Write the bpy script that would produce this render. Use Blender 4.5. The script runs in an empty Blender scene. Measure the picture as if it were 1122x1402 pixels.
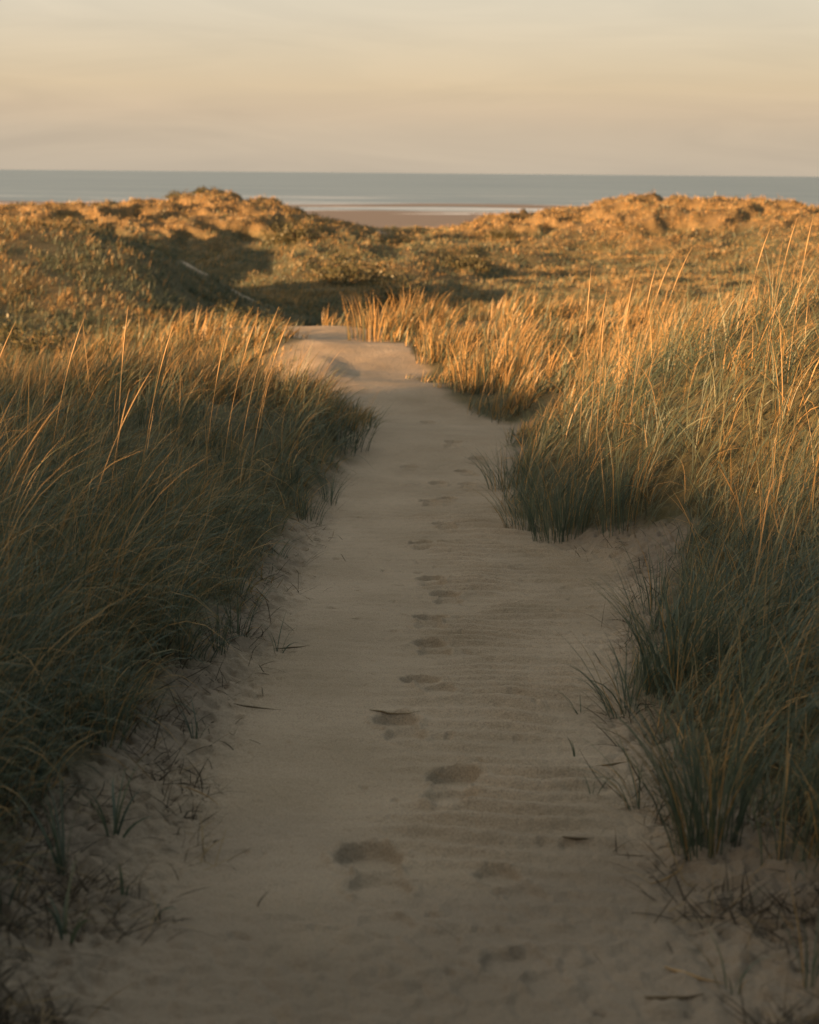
import bpy, math
import numpy as np
from mathutils import Vector

rng = np.random.default_rng(7)
S = bpy.context.scene
COL = S.collection
rad = math.radians

# ------------------------------------------------------------------ camera
EYE = 1.6
PITCH, ROLL, FPX, PW, PH = 10.95, 0.5, 2400.0, 1122.0, 1402.0
cam_d = bpy.data.cameras.new('camera')
cam = bpy.data.objects.new('camera', cam_d)
COL.objects.link(cam)
cam.location = (0, 0, EYE)
from mathutils import Matrix
ROT = Matrix.Rotation(rad(90 - PITCH), 3, 'X') @ Matrix.Rotation(rad(ROLL), 3, 'Z')
cam.rotation_euler = ROT.to_euler()
cam_d.sensor_fit = 'VERTICAL'
cam_d.sensor_height = 36.0
cam_d.lens = 36.0 * FPX / PH
cam_d.clip_start = 0.05
cam_d.clip_end = 80000
cam_d.dof.use_dof = True
cam_d.dof.focus_distance = 8.0
cam_d.dof.aperture_fstop = 4.2
S.camera = cam
NROT = np.array(ROT)

# ------------------------------------------------------------------ sun and sky
SUN_FROM = np.array([-0.75, -0.6614])          # horizontal direction towards the sun
SUN_EL = 8.2
sun_d = bpy.data.lights.new('sun', 'SUN')
sun_d.energy = 5.0
sun_d.angle = rad(0.6)
sun_d.color = (1.0, 0.56, 0.25)
sun = bpy.data.objects.new('sun', sun_d)
COL.objects.link(sun)
to_sun = Vector((SUN_FROM[0] * math.cos(rad(SUN_EL)), SUN_FROM[1] * math.cos(rad(SUN_EL)), math.sin(rad(SUN_EL))))
sun.rotation_euler = to_sun.to_track_quat('Z', 'Y').to_euler()
sun.location = (-20, -15, 12)

S.view_settings.view_transform = 'Standard'
S.view_settings.look = 'None'
S.view_settings.gamma = 1.0
S.view_settings.exposure = 1.9

W = bpy.data.worlds.new('World')
S.world = W
W.use_nodes = True
wn, wl = W.node_tree.nodes, W.node_tree.links
wn.clear()
def N(nodes, t, **kw):
    n = nodes.new(t)
    for k, v in kw.items():
        setattr(n, k, v)
    return n
def ramp(nodes, stops, interp='LINEAR'):
    r = nodes.new('ShaderNodeValToRGB')
    r.color_ramp.interpolation = interp
    el = r.color_ramp.elements
    while len(el) < len(stops):
        el.new(0.5)
    for e, (p, c) in zip(el, stops):
        e.position = p
        e.color = (*c, 1) if len(c) == 3 else c
    return r
w_out = N(wn, 'ShaderNodeOutputWorld')
w_bg = N(wn, 'ShaderNodeBackground')
w_bg.inputs['Strength'].default_value = 0.0775
sky = N(wn, 'ShaderNodeTexSky', sky_type='NISHITA', sun_disc=False)
sky.sun_elevation = rad(SUN_EL)
sky.sun_rotation = math.atan2(SUN_FROM[0], SUN_FROM[1])
sky.air_density, sky.dust_density, sky.ozone_density = 1.3, 3.0, 1.5
tc = N(wn, 'ShaderNodeTexCoord')
sep = N(wn, 'ShaderNodeSeparateXYZ')
wl.new(tc.outputs['Generated'], sep.inputs[0])
# thin evening veil of high cloud: colour by elevation
SKYK = 1.0
veil = ramp(wn, [(0.0, (0.63, 0.525, 0.40)), (0.022, (0.655, 0.53, 0.39)), (0.034, (0.70, 0.545, 0.385)), (0.047, (0.745, 0.58, 0.39)), (0.06, (0.735, 0.595, 0.42)),
                 (0.085, (0.73, 0.625, 0.485)), (0.13, (0.715, 0.65, 0.54)), (0.19, (0.71, 0.67, 0.60)), (0.32, (0.48, 0.50, 0.50)),
                 (0.6, (0.27, 0.34, 0.385)), (1.0, (0.20, 0.28, 0.33))])
wl.new(sep.outputs['Z'], veil.inputs[0])
# soft streaks
mp = N(wn, 'ShaderNodeMapping')
mp.inputs['Scale'].default_value = (3.0, 3.0, 20)
mp.inputs['Rotation'].default_value = (0, rad(13), 0)
wl.new(tc.outputs['Generated'], mp.inputs[0])
nz = N(wn, 'ShaderNodeTexNoise')
nz.inputs['Scale'].default_value = 1.6
nz.inputs['Detail'].default_value = 5
nz.inputs['Roughness'].default_value = 0.55
nz.inputs['Distortion'].default_value = 1.2
wl.new(mp.outputs[0], nz.inputs['Vector'])
st = ramp(wn, [(0.3, (0.925, 0.93, 0.94)), (0.5, (1, 1, 1)), (0.68, (1.06, 1.055, 1.045))])
wl.new(nz.outputs[0], st.inputs[0])
mul = N(wn, 'ShaderNodeMix', data_type='RGBA', blend_type='MULTIPLY')
mul.inputs[0].default_value = 1.0
wl.new(veil.outputs[0], mul.inputs[6]); wl.new(st.outputs[0], mul.inputs[7])
# veil radiance is brought to the sky texture's own scale, then laid over it
sc_ = N(wn, 'ShaderNodeVectorMath', operation='SCALE')
sc_.inputs['Scale'].default_value = 3.35
wl.new(mul.outputs[2], sc_.inputs[0])
mix = N(wn, 'ShaderNodeMix', data_type='RGBA', blend_type='MIX')
mix.inputs[0].default_value = 0.88
wl.new(sky.outputs[0], mix.inputs[6]); wl.new(sc_.outputs[0], mix.inputs[7])
# the sunset glow round the sun, behind the camera
dt = N(wn, 'ShaderNodeVectorMath', operation='DOT_PRODUCT')
wl.new(tc.outputs['Generated'], dt.inputs[0]); dt.inputs[1].default_value = tuple(to_sun)
dc = N(wn, 'ShaderNodeMath', operation='MAXIMUM'); wl.new(dt.outputs['Value'], dc.inputs[0]); dc.inputs[1].default_value = 0.0
pw = N(wn, 'ShaderNodeMath', operation='POWER'); wl.new(dc.outputs[0], pw.inputs[0]); pw.inputs[1].default_value = 3.5
gc = N(wn, 'ShaderNodeVectorMath', operation='SCALE'); gc.inputs[0].default_value = (1.0, 0.70, 0.42)
gk = N(wn, 'ShaderNodeMath', operation='MULTIPLY'); wl.new(pw.outputs[0], gk.inputs[0]); gk.inputs[1].default_value = 4.0
wl.new(gk.outputs[0], gc.inputs['Scale'])
# added glow above the frame over the sea, lights the sand from ahead
d2 = N(wn, 'ShaderNodeVectorMath', operation='DOT_PRODUCT')
wl.new(tc.outputs['Generated'], d2.inputs[0]); d2.inputs[1].default_value = (math.cos(rad(50)) * -0.25, math.cos(rad(50)) * 0.968, math.sin(rad(50)))
d2m = N(wn, 'ShaderNodeMath', operation='MAXIMUM'); wl.new(d2.outputs['Value'], d2m.inputs[0]); d2m.inputs[1].default_value = 0.0
p2 = N(wn, 'ShaderNodeMath', operation='POWER'); wl.new(d2m.outputs[0], p2.inputs[0]); p2.inputs[1].default_value = 11.0
k2 = N(wn, 'ShaderNodeMath', operation='MULTIPLY'); wl.new(p2.outputs[0], k2.inputs[0]); k2.inputs[1].default_value = 5.5
g2 = N(wn, 'ShaderNodeVectorMath', operation='SCALE'); g2.inputs[0].default_value = (1.0, 0.90, 0.76); wl.new(k2.outputs[0], g2.inputs['Scale'])
a2 = N(wn, 'ShaderNodeVectorMath', operation='ADD'); wl.new(gc.outputs[0], a2.inputs[0]); wl.new(g2.outputs[0], a2.inputs[1])
ad = N(wn, 'ShaderNodeVectorMath', operation='ADD'); wl.new(mix.outputs[2], ad.inputs[0]); wl.new(a2.outputs[0], ad.inputs[1])
wl.new(ad.outputs[0], w_bg.inputs['Color'])
wl.new(w_bg.outputs[0], w_out.inputs[0])

# ------------------------------------------------------------------ noise
_perm = np.random.default_rng(3).permutation(4096)
_ga = np.random.default_rng(4).uniform(0, 2 * np.pi, 4096)
_gx, _gy = np.cos(_ga), np.sin(_ga)
def pn(x, y):
    x = np.asarray(x, float); y = np.asarray(y, float)
    xi = np.floor(x).astype(np.int64); yi = np.floor(y).astype(np.int64)
    fx, fy = x - xi, y - yi
    u, v = fx ** 3 * (fx * (fx * 6 - 15) + 10), fy ** 3 * (fy * (fy * 6 - 15) + 10)
    def g(ix, iy, dx, dy):
        k = _perm[(_perm[ix & 4095] + iy) & 4095]
        return _gx[k] * dx + _gy[k] * dy
    a = g(xi, yi, fx, fy); b = g(xi + 1, yi, fx - 1, fy)
    c = g(xi, yi + 1, fx, fy - 1); d = g(xi + 1, yi + 1, fx - 1, fy - 1)
    return 1.5 * (a + u * (b - a) + v * ((c + u * (d - c)) - (a + u * (b - a))))
def fbm(x, y, s, o=3, off=0.0):
    r = 0; a = 1.0; t = 0
    for i in range(o):
        r = r + a * pn(x / s + off + 17.3 * i, y / s - off + 9.1 * i)
        t += a; a *= 0.5; s = s / 2.03
    return r / t
def sm(a, b, x):
    t = np.clip((np.asarray(x, float) - a) / (b - a), 0, 1)
    return t * t * (3 - 2 * t)

# ------------------------------------------------------------------ height field of the dunes
_D = np.linspace(-10, 60, 1401)
def curve(pts, smooth=25):
    p = np.array(pts, float)
    v = np.interp(_D, p[:, 0], p[:, 1])
    k = np.hanning(smooth + 2); k /= k.sum()
    vp = np.pad(v, smooth, mode='edge')
    v = np.convolve(vp, k, mode='same')[smooth:-smooth]
    return lambda d: np.interp(d, _D, v)
z_path = curve([(-10, 0.1), (2.5, 0.03), (4, -0.06), (9, -0.36), (11, -0.44), (14, -0.50), (18, -0.50), (22, -0.42), (25, -0.50), (30, -0.95), (40, -1.4)], 41)
x_left = curve([(-10, -0.9), (2, -0.62), (3.15, -0.60), (4, -0.52), (5.36, -0.54), (6.4, -0.48), (8.1, -0.47), (9.5, -0.45), (12, -0.42), (14, -0.34), (16.3, -0.38), (19.6, -0.62), (21.5, -1.2), (23.5, -2.0), (26, -4.0), (32, -6.6), (48, -7.2)], 21)
x_right = curve([(-10, 0.9), (2, 0.68), (3.15, 0.64), (4, 0.58), (5.36, 0.63), (6.4, 0.72), (7.6, 0.95), (8.5, 0.98), (9.5, 0.72), (12, 0.62), (13.9, 0.80), (15.2, 0.84), (16.4, 0.42), (19.6, 0.06), (21.5, -0.25), (23.5, -0.8), (26, -2.2), (32, -5.2), (48, -5.2)], 21)
h_left = curve([(-10, 0.5), (2, 0.42), (4, 0.50), (6, 0.58), (8, 0.53), (9.5, 0.43), (11, 0.38), (12.3, 0.38), (13.8, 0.36), (15.0, 0.22), (16.2, 0.06), (19, 0.06), (22, 0.03), (60, 0)], 31)
h_right = curve([(-10, 0.5), (2, 0.40), (5, 0.50), (7, 0.58), (8.5, 0.80), (10, 1.30), (12, 1.45), (14, 1.15), (16, 0.70), (18, 0.46), (22, 0.28), (26, 0.18), (32, 0.2), (60, 0)], 31)
w_right = curve([(-10, 1.2), (8, 1.2), (10, 1.3), (14, 1.6), (18, 2.2), (60, 3)], 31)
g_left = curve([(-10, -1.15), (2, -1.1), (3.2, -1.0), (4.2, -0.86), (5, -0.78), (6.3, -0.72), (8, -0.68), (10, -0.56), (12, -0.45), (13.5, -0.40), (16, -0.42), (19.6, -0.68), (21.5, -1.3), (23.5, -2.2), (26, -4.2), (32, -6.8), (60, -7.4)], 15)
g_right = curve([(-10, 1.3), (2, 1.15), (3.6, 1.0), (4.2, 0.86), (5, 0.74), (5.8, 0.76), (7, 0.98), (8, 1.20), (8.7, 1.36), (9.1, 1.1), (9.6, 0.72), (10.4, 0.54), (12, 0.66), (13.9, 0.86), (15.0, 0.92), (15.8, 0.45), (17.2, 0.22), (19.5, 0.02), (21.5, -0.25), (23.5, -0.7), (26, -2.1), (32, -5.0), (60, -5.0)], 9)

# hills: px across the photo, distance, height added, half sizes, turn
HILLS = []
def hill(x, y, a, sx, sy, rot=0.0):
    HILLS.append((x, y, a, sx, sy, math.cos(rad(rot)), math.sin(rad(rot))))
BASE = -3.8
hill(-13.5, 58, 3.50, 5.2, 7.5, 0)         # broad hill on the left
hill(-9.0, 57, 2.15, 2.4, 5.5, 0)
hill(-22.0, 49, 4.3, 6.0, 8.0)  # unseen hill, raised so its shadow falls on the left hill
hill(-9.5, 33, 1.85, 5.0, 3.5)
hill(-2.4, 35, 1.95, 4.0, 2.2, 8)           # low ridge beyond the path
hill(6.5, 33, 2.45, 5.0, 4.5)
hill(-12.6, 124, 3.15, 6.0, 11, 0)          # far left dune
hill(-20.0, 118, 2.55, 8.0, 11)
hill(-32.0, 110, 2.65, 9.0, 14)
hill(-4.2, 84, 2.25, 4.6, 6.5)              # middle dune
hill(2.6, 95, 1.55, 5.0, 6.0)
hill(7.5, 113, 2.55, 4.4, 8, 0)             # right dune, left shoulder
hill(14.8, 115, 3.45, 5.2, 9.5, 0)
hill(21.5, 112, 3.20, 6.0, 10)
hill(30.0, 104, 2.85, 9.0, 14)
hill(45.0, 70, 3.35, 12.0, 20)
hill(-45.0, 75, 3.35, 12.0, 25)

hill(-31.0, 77, 8.2, 6.0, 11.0)             # unseen high dune, added to shade the hollow

hill(-28.6, 62.7, 5.8, 4.0, 5.5, 41)         # nearer shoulder of it, also added for the shade

U = -SUN_FROM                                # the way the light travels
def height(x, y):
    x = np.asarray(x, float); y = np.asarray(y, float)
    d = np.clip(y, -9.9, 59.9)
    eL = np.maximum(x_left(d) - x, 0); eR = np.maximum(x - x_right(d), 0)
    near = z_path(d)
    wl_ = 1.15 - 0.62 * sm(9.0, 11.5, y)
    bl = h_left(d) * (1 - np.exp(-(eL / wl_) ** 1.35))
    bl = bl * (1 - 0.55 * sm(3.0, 8.0, eL))
    br = h_right(d) * (1 - np.exp(-(eR / w_right(d)) ** 1.35))
    near = near + bl + br
    near = near - 1.0 * sm(14.8, 18.5, y) * sm(0.25, 2.4, eL) * (1 - sm(26, 32, y)) - 0.7 * sm(8, 14, y) * sm(1.6, 5, eL)
    off = np.maximum(eL, eR)
    near = near + sm(0.1, 1.6, off) * 0.16 * fbm(x, y, 1.7, 3)
    # gentle dish across the path and low swells along it
    near = near + 0.02 * fbm(x, y, 0.9, 2, 5.0) + 0.055 * sm(11, 14, y) * np.sin(y * 1.9 + x * 0.7 + 0.6) * (1 - sm(0, 0.4, off))
    acc = np.full(np.shape(x), 0.05)
    for (hx, hy, a, sx, sy, c, s) in HILLS:
        u = (x - hx) * c + (y - hy) * s; v = -(x - hx) * s + (y - hy) * c
        acc = acc + (a * np.exp(-0.5 * ((u / sx) ** 2 + (v / sy) ** 2))) ** 3.2
    far = BASE + acc ** (1 / 3.2)
    rough = sm(22, 45, y) * (1 - sm(150, 210, y))
    hum = np.abs(fbm(x + 1.5 * fbm(x, y, 6, 2, 40.), y, 4.6, 3, 3.0))
    far = far + rough * (0.35 * fbm(x, y, 9.0, 2) + 2.45 * (0.27 - hum) * (0.40 * sm(40, 75, y) + 0.60 * sm(99, 109, y)) + (0.25 + 0.35 * sm(99, 109, y)) * (0.22 - np.abs(fbm(x, y, 2.3, 2, 27.))) * sm(45, 80, y))
    yb = y + 55 * fbm(x, y * 0.4, 120, 3, 2.) * sm(250, 330, y)
    far = far - 4.42 * sm(132, 250, y) - 0.16 * sm(300, 420, yb) - 0.20 * sm(440, 470, yb) + 0.25 * sm(488, 515, yb) - 0.42 * sm(530, 620, yb) - 6 * sm(760, 1300, y)
    far = far + sm(240, 300, y) * 0.10 * fbm(x * 0.2, y, 55, 4)
    t = sm(23, 36, y)
    z = near * (1 - t) + far * t
    # the dunes behind and to the left, outside the picture: they shade the foreground
    s = x * U[0] + y * U[1]; v = -x * U[1] + y * U[0]
    back = 2.72 * np.exp(-0.5 * ((s + 15) / 5.0) ** 2) * (1 - sm(38, 60, v)) * (1 - sm(30, 60, -v))
    back = back * (1 + 0.16 * fbm(x, y, 5.0, 4))
    z = z + back
    rr = np.hypot(x, y)
    z = z - 1.0 * sm(40, 120, rr) * (1 - sm(-40, 20, y))
    # unseen dune added behind the camera, blocks sky light from the foreground
    z = z + 4.8 * np.exp(-0.5 * (((x - 2.0) / 4.5) ** 2 + ((y + 6.2) / 2.3) ** 2))
    return z

# footprints: photo position of each print and its turn; sunk into the sand
def ray(px, py):
    v = NROT @ np.array([(px - PW / 2) / FPX, -(py - PH / 2) / FPX, -1.0])
    return v / v[1]
def at(px, py, d):
    return np.array([0, 0, EYE]) + ray(px, py) * d
def on_ground(px, py, d0=2.0, d1=60.0):
    r = ray(px, py)
    ds = np.exp(np.linspace(math.log(d0), math.log(d1), 3000))
    z = EYE + r[2] * ds
    h = height(r[0] * ds, ds)
    k = np.argmax(z < h)
    d = ds[k]
    return np.array([r[0] * d, d, float(height(r[0] * d, d))])

PRINTS = []
for (px, py, turn, sc, flip, dp) in [(512, 1195, 14, 1.12, 1, 1.0), (620, 1080, -10, 1.1, -1, 1.0), (548, 998, 14, 1.0, 1, 1.0),
                                 (588, 938, 16, 0.95, -1, .8), (592, 889, 10, 0.95, 1, .8), (590, 852, -4, 0.95, -1, .8), (612, 820, 8, 0.95, 1, .8),
                                 (592, 797, -6, 0.95, -1, .9), (580, 749, 4, 0.95, 1, .8), (612, 722, 3, .9, -1, .7), (590, 690, 5, .9, 1, .8), (612, 686, -8, .9, -1, .8),
                                 (600, 664, 0, .9, 1, .7), (640, 648, 10, .9, -1, .8), (655, 632, 2, .9, 1, .7), (560, 642, 2, .9, 1, .6), (700, 1215, 30, .75, 1, .45),
                                 (560, 1275, 50, .8, 1, .4), (735, 1330, 20, .7, 1, .55), (680, 1335, -20, .8, 1, .4), (620, 608, 0, .9, 1, .7), (585, 580, 0, .9, 1, .7), (640, 665, 0, .9, 1, .6)]:
    p = on_ground(px, py)
    PRINTS.append((p[0], p[1], rad(turn), sc, flip, dp))

def detail(x, y):
    """ripples, footprints and trampled sand, added to the near mesh only"""
    d = np.clip(y, -9.9, 59.9)
    xl, xr = x_left(d), x_right(d)
    eL, eR = xl - x, x - xr
    inside = sm(0.05, -0.15, np.maximum(eL, eR)) if False else 1 - sm(-0.15, 0.12, np.maximum(eL, eR))
    z = np.zeros(np.shape(x))
    # wind ripples across the path
    q = (x - xl) / (xr - xl)
    ph = y + 0.10 * fbm(x, y, 0.6, 2, 2.0) + 0.05 * (x - 0.2) ** 2 + 0.03 * np.sin(x * 4)
    lam = 0.125
    wv = np.sin(2 * np.pi * ph / lam + 1.5 * fbm(x, y, 1.1, 2, 8.0))
    wv = (0.5 + 0.5 * wv) ** 1.6
    amp = 0.026 * np.clip(0.15 + 0.85 * sm(0.32, 0.70, q + 0.3 * fbm(x, y, 0.8, 2, 31.)), 0, 1) * sm(3.0, 4.6, y) * (1 - sm(9.5, 12.5, y))
    amp = amp * np.clip(0.75 + 1.2 * fbm(x, y, 0.5, 2, 13.0), 0.1, 1.5)
    z += amp * wv * inside
    far_w = sm(7.0, 10, y) * (1 - sm(24, 30, y))
    z += inside * far_w * 0.010 * fbm(x * 0.45, y, 0.42, 3, 21.0)
    # trampled, lumpy margins
    m = sm(-0.12, 0.15, np.maximum(eL, eR)) * (1 - 0.75 * sm(10.5, 13.5, y)) * (1 - sm(24, 30, y))
    lump = np.abs(fbm(x + 0.05 * fbm(x, y, 0.09, 2, 4.), y, 0.19, 4, 41.0)) + 0.55 * (0.25 - np.abs(fbm(x, y, 0.075, 3, 49.0)))
    z += m * (0.060 * lump - 0.016 + 0.02 * fbm(x, y, 0.05, 2, 7.0))
    foot = (1 - sm(3.3, 4.2, y + 0.5 * fbm(x, y, 0.7, 2, 3.0)))
    z += foot * (0.034 * np.abs(fbm(x, y, 0.13, 3, 90.0)) - 0.008)
    z += inside * 0.005 * fbm(x, y, 0.05, 2, 77.0) + inside * 0.012 * np.minimum(fbm(x, y, 0.22, 2, 55.0) + 0.25, 0)
    # small pocks
    pk = fbm(x, y, 0.085, 2, 63.0)
    z -= inside * 0.010 * sm(0.50, 0.62, pk) * (1 - sm(11, 16, y))
    for (fx, fy, t, sc, flip, dp) in PRINTS:
        msk = (np.abs(x - fx) < 0.4) & (np.abs(y - fy) < 0.45)
        if not msk.any():
            continue
        sc = sc * 1.1
        X, Y = x[msk] - fx, y[msk] - fy
        c, s = math.cos(t), math.sin(t)
        u = (X * c + Y * s) / sc * flip; v = (-X * s + Y * c) / sc
        wob = 0.012 * fbm(x[msk], y[msk], 0.06, 2, fx * 9)
        ball = np.hypot((u - 0.008) / 0.068, (v - 0.082) / 0.075) + wob * 2
        heel = np.hypot((u + 0.008) / 0.060, (v + 0.092) / 0.066) + wob * 2
        arch = np.hypot((u - 0.006) / 0.042, (v + 0.01) / 0.10) + wob * 3.5
        dep = np.maximum(1 - sm(0.86, 1.04, ball), 1 - sm(0.86, 1.04, heel))
        dep = np.maximum(dep, 0.38 * (1 - sm(0.78, 1.1, arch)))
        rim = np.exp(-((np.minimum(np.minimum(ball, heel), arch) - 1.22) / 0.17) ** 2)
        ridge = np.exp(-((v + 0.005 + 0.3 * wob) / 0.013) ** 2) * (arch < 1.3)
        crumb = 0.5 + fbm(x[msk], y[msk], 0.035, 2, 19.0)
        z[msk] = z[msk] * (1 - 0.8 * np.clip(dep, 0, 1)) + dp * (-0.020 * dep + 0.011 * rim * np.clip(crumb + 0.6 * fbm(x[msk], y[msk], 0.12, 2, 88.), 0, 1.3) + 0.015 * ridge + 0.004 * dep * fbm(x[msk], y[msk], 0.05, 2, 25.0) + 0.012 * dep * (-v / 0.16))
    return z

# ------------------------------------------------------------------ materials
def new_mat(name):
    m = bpy.data.materials.new(name)
    m.use_nodes = True
    m.node_tree.nodes.clear()
    return m, m.node_tree.nodes, m.node_tree.links

def sand_material():
    m, n, l = new_mat('sand')
    out = N(n, 'ShaderNodeOutputMaterial'); bs = N(n, 'ShaderNodeBsdfPrincipled')
    bs.inputs['Roughness'].default_value = 0.95
    bs.inputs['Specular IOR Level'].default_value = 0.12
    tc = N(n, 'ShaderNodeTexCoord')
    veg = N(n, 'ShaderNodeAttribute', attribute_name='veg')
    wet = N(n, 'ShaderNodeAttribute', attribute_name='wet')
    def noise(scale, detail=3, rough=0.55):
        t = N(n, 'ShaderNodeTexNoise')
        t.inputs['Scale'].default_value = scale; t.inputs['Detail'].default_value = detail; t.inputs['Roughness'].default_value = rough
        l.new(tc.outputs['Object'], t.inputs['Vector'])
        return t
    big = noise(1.7, 4)
    c1 = ramp(n, [(0.3, (0.25, 0.197, 0.132)), (0.7, (0.335, 0.268, 0.188))])
    l.new(big.outputs[0], c1.inputs[0])
    gr = noise(210, 4, 0.75)
    c2 = ramp(n, [(0.32, (0.50, 0.48, 0.46)), (0.5, (1, 1, 1)), (0.66, (1.25, 1.22, 1.18))])
    l.new(gr.outputs[0], c2.inputs[0])
    mx = N(n, 'ShaderNodeMix', data_type='RGBA', blend_type='MULTIPLY'); mx.inputs[0].default_value = 0.85
    l.new(c1.outputs[0], mx.inputs[6]); l.new(c2.outputs[0], mx.inputs[7])
    # dark specks of humus, thicker where grass grows
    sp = noise(60, 3, 0.7)
    th = N(n, 'ShaderNodeMapRange'); th.inputs[1].default_value = 0.0; th.inputs[2].default_value = 1.0
    th.inputs[3].default_value = 0.74; th.inputs[4].default_value = 0.54
    l.new(veg.outputs['Fac'], th.inputs[0])
    sub = N(n, 'ShaderNodeMath', operation='SUBTRACT'); l.new(sp.outputs[0], sub.inputs[0]); l.new(th.outputs[0], sub.inputs[1])
    mulm = N(n, 'ShaderNodeMath', operation='MULTIPLY', use_clamp=True); l.new(sub.outputs[0], mulm.inputs[0]); mulm.inputs[1].default_value = 14
    mx2 = N(n, 'ShaderNodeMix', data_type='RGBA'); l.new(mulm.outputs[0], mx2.inputs[0])
    l.new(mx.outputs[2], mx2.inputs[6]); mx2.inputs[7].default_value = (0.075, 0.058, 0.042, 1)
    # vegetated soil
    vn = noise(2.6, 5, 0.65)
    dry = N(n, 'ShaderNodeAttribute', attribute_name='dry')  # drier soil tone; carries the shade painted into the hollow's grass
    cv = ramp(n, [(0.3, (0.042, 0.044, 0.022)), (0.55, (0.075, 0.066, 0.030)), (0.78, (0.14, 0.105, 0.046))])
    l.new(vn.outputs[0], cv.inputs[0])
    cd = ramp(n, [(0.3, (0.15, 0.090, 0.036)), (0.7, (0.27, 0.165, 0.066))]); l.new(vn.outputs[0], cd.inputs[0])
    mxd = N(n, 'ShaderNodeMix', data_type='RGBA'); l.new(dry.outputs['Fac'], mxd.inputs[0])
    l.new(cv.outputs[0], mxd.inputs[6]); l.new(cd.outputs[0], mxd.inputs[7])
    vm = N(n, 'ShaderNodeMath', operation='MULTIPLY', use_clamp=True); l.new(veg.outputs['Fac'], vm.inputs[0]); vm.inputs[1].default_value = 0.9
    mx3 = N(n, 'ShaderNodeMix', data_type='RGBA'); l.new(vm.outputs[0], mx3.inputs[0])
    hu = N(n, 'ShaderNodeAttribute', attribute_name='humus_shade')
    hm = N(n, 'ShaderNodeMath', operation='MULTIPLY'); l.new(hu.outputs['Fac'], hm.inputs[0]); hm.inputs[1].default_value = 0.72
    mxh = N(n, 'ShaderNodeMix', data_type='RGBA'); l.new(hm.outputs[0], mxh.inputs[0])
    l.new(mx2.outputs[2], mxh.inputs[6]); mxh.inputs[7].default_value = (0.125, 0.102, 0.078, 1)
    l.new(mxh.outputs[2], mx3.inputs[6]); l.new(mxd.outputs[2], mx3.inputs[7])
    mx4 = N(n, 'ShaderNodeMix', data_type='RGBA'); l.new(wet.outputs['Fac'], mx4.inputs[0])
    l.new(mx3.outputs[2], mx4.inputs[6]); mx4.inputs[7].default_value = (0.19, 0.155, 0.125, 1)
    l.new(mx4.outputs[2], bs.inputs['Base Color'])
    b1 = N(n, 'ShaderNodeBump'); b1.inputs['Strength'].default_value = 0.55; b1.inputs['Distance'].default_value = 0.003
    l.new(gr.outputs[0], b1.inputs['Height'])
    b2 = N(n, 'ShaderNodeBump'); b2.inputs['Strength'].default_value = 0.75; b2.inputs['Distance'].default_value = 0.016
    med = noise(38, 5, 0.65); l.new(med.outputs[0], b2.inputs['Height']); l.new(b1.outputs[0], b2.inputs['Normal'])
    l.new(b2.outputs[0], bs.inputs['Normal'])
    l.new(bs.outputs[0], out.inputs[0])
    return m

def blade_material(name, stops, trans=0.27, rough=0.45, gloss=0.045):
    m, n, l = new_mat(name)
    out = N(n, 'ShaderNodeOutputMaterial')
    t = N(n, 'ShaderNodeAttribute', attribute_name='tint')
    r = ramp(n, stops)
    l.new(t.outputs['Fac'], r.inputs[0])
    d = N(n, 'ShaderNodeBsdfDiffuse'); tr = N(n, 'ShaderNodeBsdfTranslucent'); g = N(n, 'ShaderNodeBsdfGlossy')
    g.inputs['Roughness'].default_value = rough
    g.inputs['Color'].default_value = (0.6, 0.6, 0.55, 1)
    l.new(r.outputs[0], d.inputs[0]); l.new(r.outputs[0], tr.inputs[0])
    a = N(n, 'ShaderNodeMixShader'); a.inputs[0].default_value = trans
    l.new(d.outputs[0], a.inputs[1]); l.new(tr.outputs[0], a.inputs[2])
    b = N(n, 'ShaderNodeMixShader'); b.inputs[0].default_value = gloss
    l.new(a.outputs[0], b.inputs[1]); l.new(g.outputs[0], b.inputs[2])
    l.new(b.outputs[0], out.inputs[0])
    return m

M_SAND = sand_material()
GRASS_STOPS = [(0.0, (0.046, 0.068, 0.050)), (0.33, (0.085, 0.110, 0.072)), (0.58, (0.138, 0.140, 0.074)), (0.78, (0.28, 0.17, 0.060)), (1.0, (0.42, 0.26, 0.10))]
M_GRASS = blade_material('marram_grass', GRASS_STOPS)
M_STRAW = blade_material('straw', [(0.0, (0.24, 0.155, 0.065)), (1.0, (0.36, 0.24, 0.11))], 0.2)
M_LITTER = blade_material('dead_grass', [(0.0, (0.03, 0.026, 0.02)), (0.7, (0.075, 0.06, 0.042)), (1.0, (0.30, 0.22, 0.12))], 0.1, 0.6, 0.0)
M_SHRUB = blade_material('shrub_leaf', [(0.0, (0.045, 0.048, 0.022)), (1.0, (0.12, 0.10, 0.045))], 0.25)
M_TWIG = blade_material('shrub_stem', [(0.0, (0.07, 0.05, 0.035)), (1.0, (0.10, 0.07, 0.05))], 0.0)

def tag(o, label=None, cat=None, group=None, kind=None):
    if label: o['label'] = label
    if cat: o['category'] = cat
    if group: o['group'] = group
    if kind: o['kind'] = kind
    return o

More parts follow.
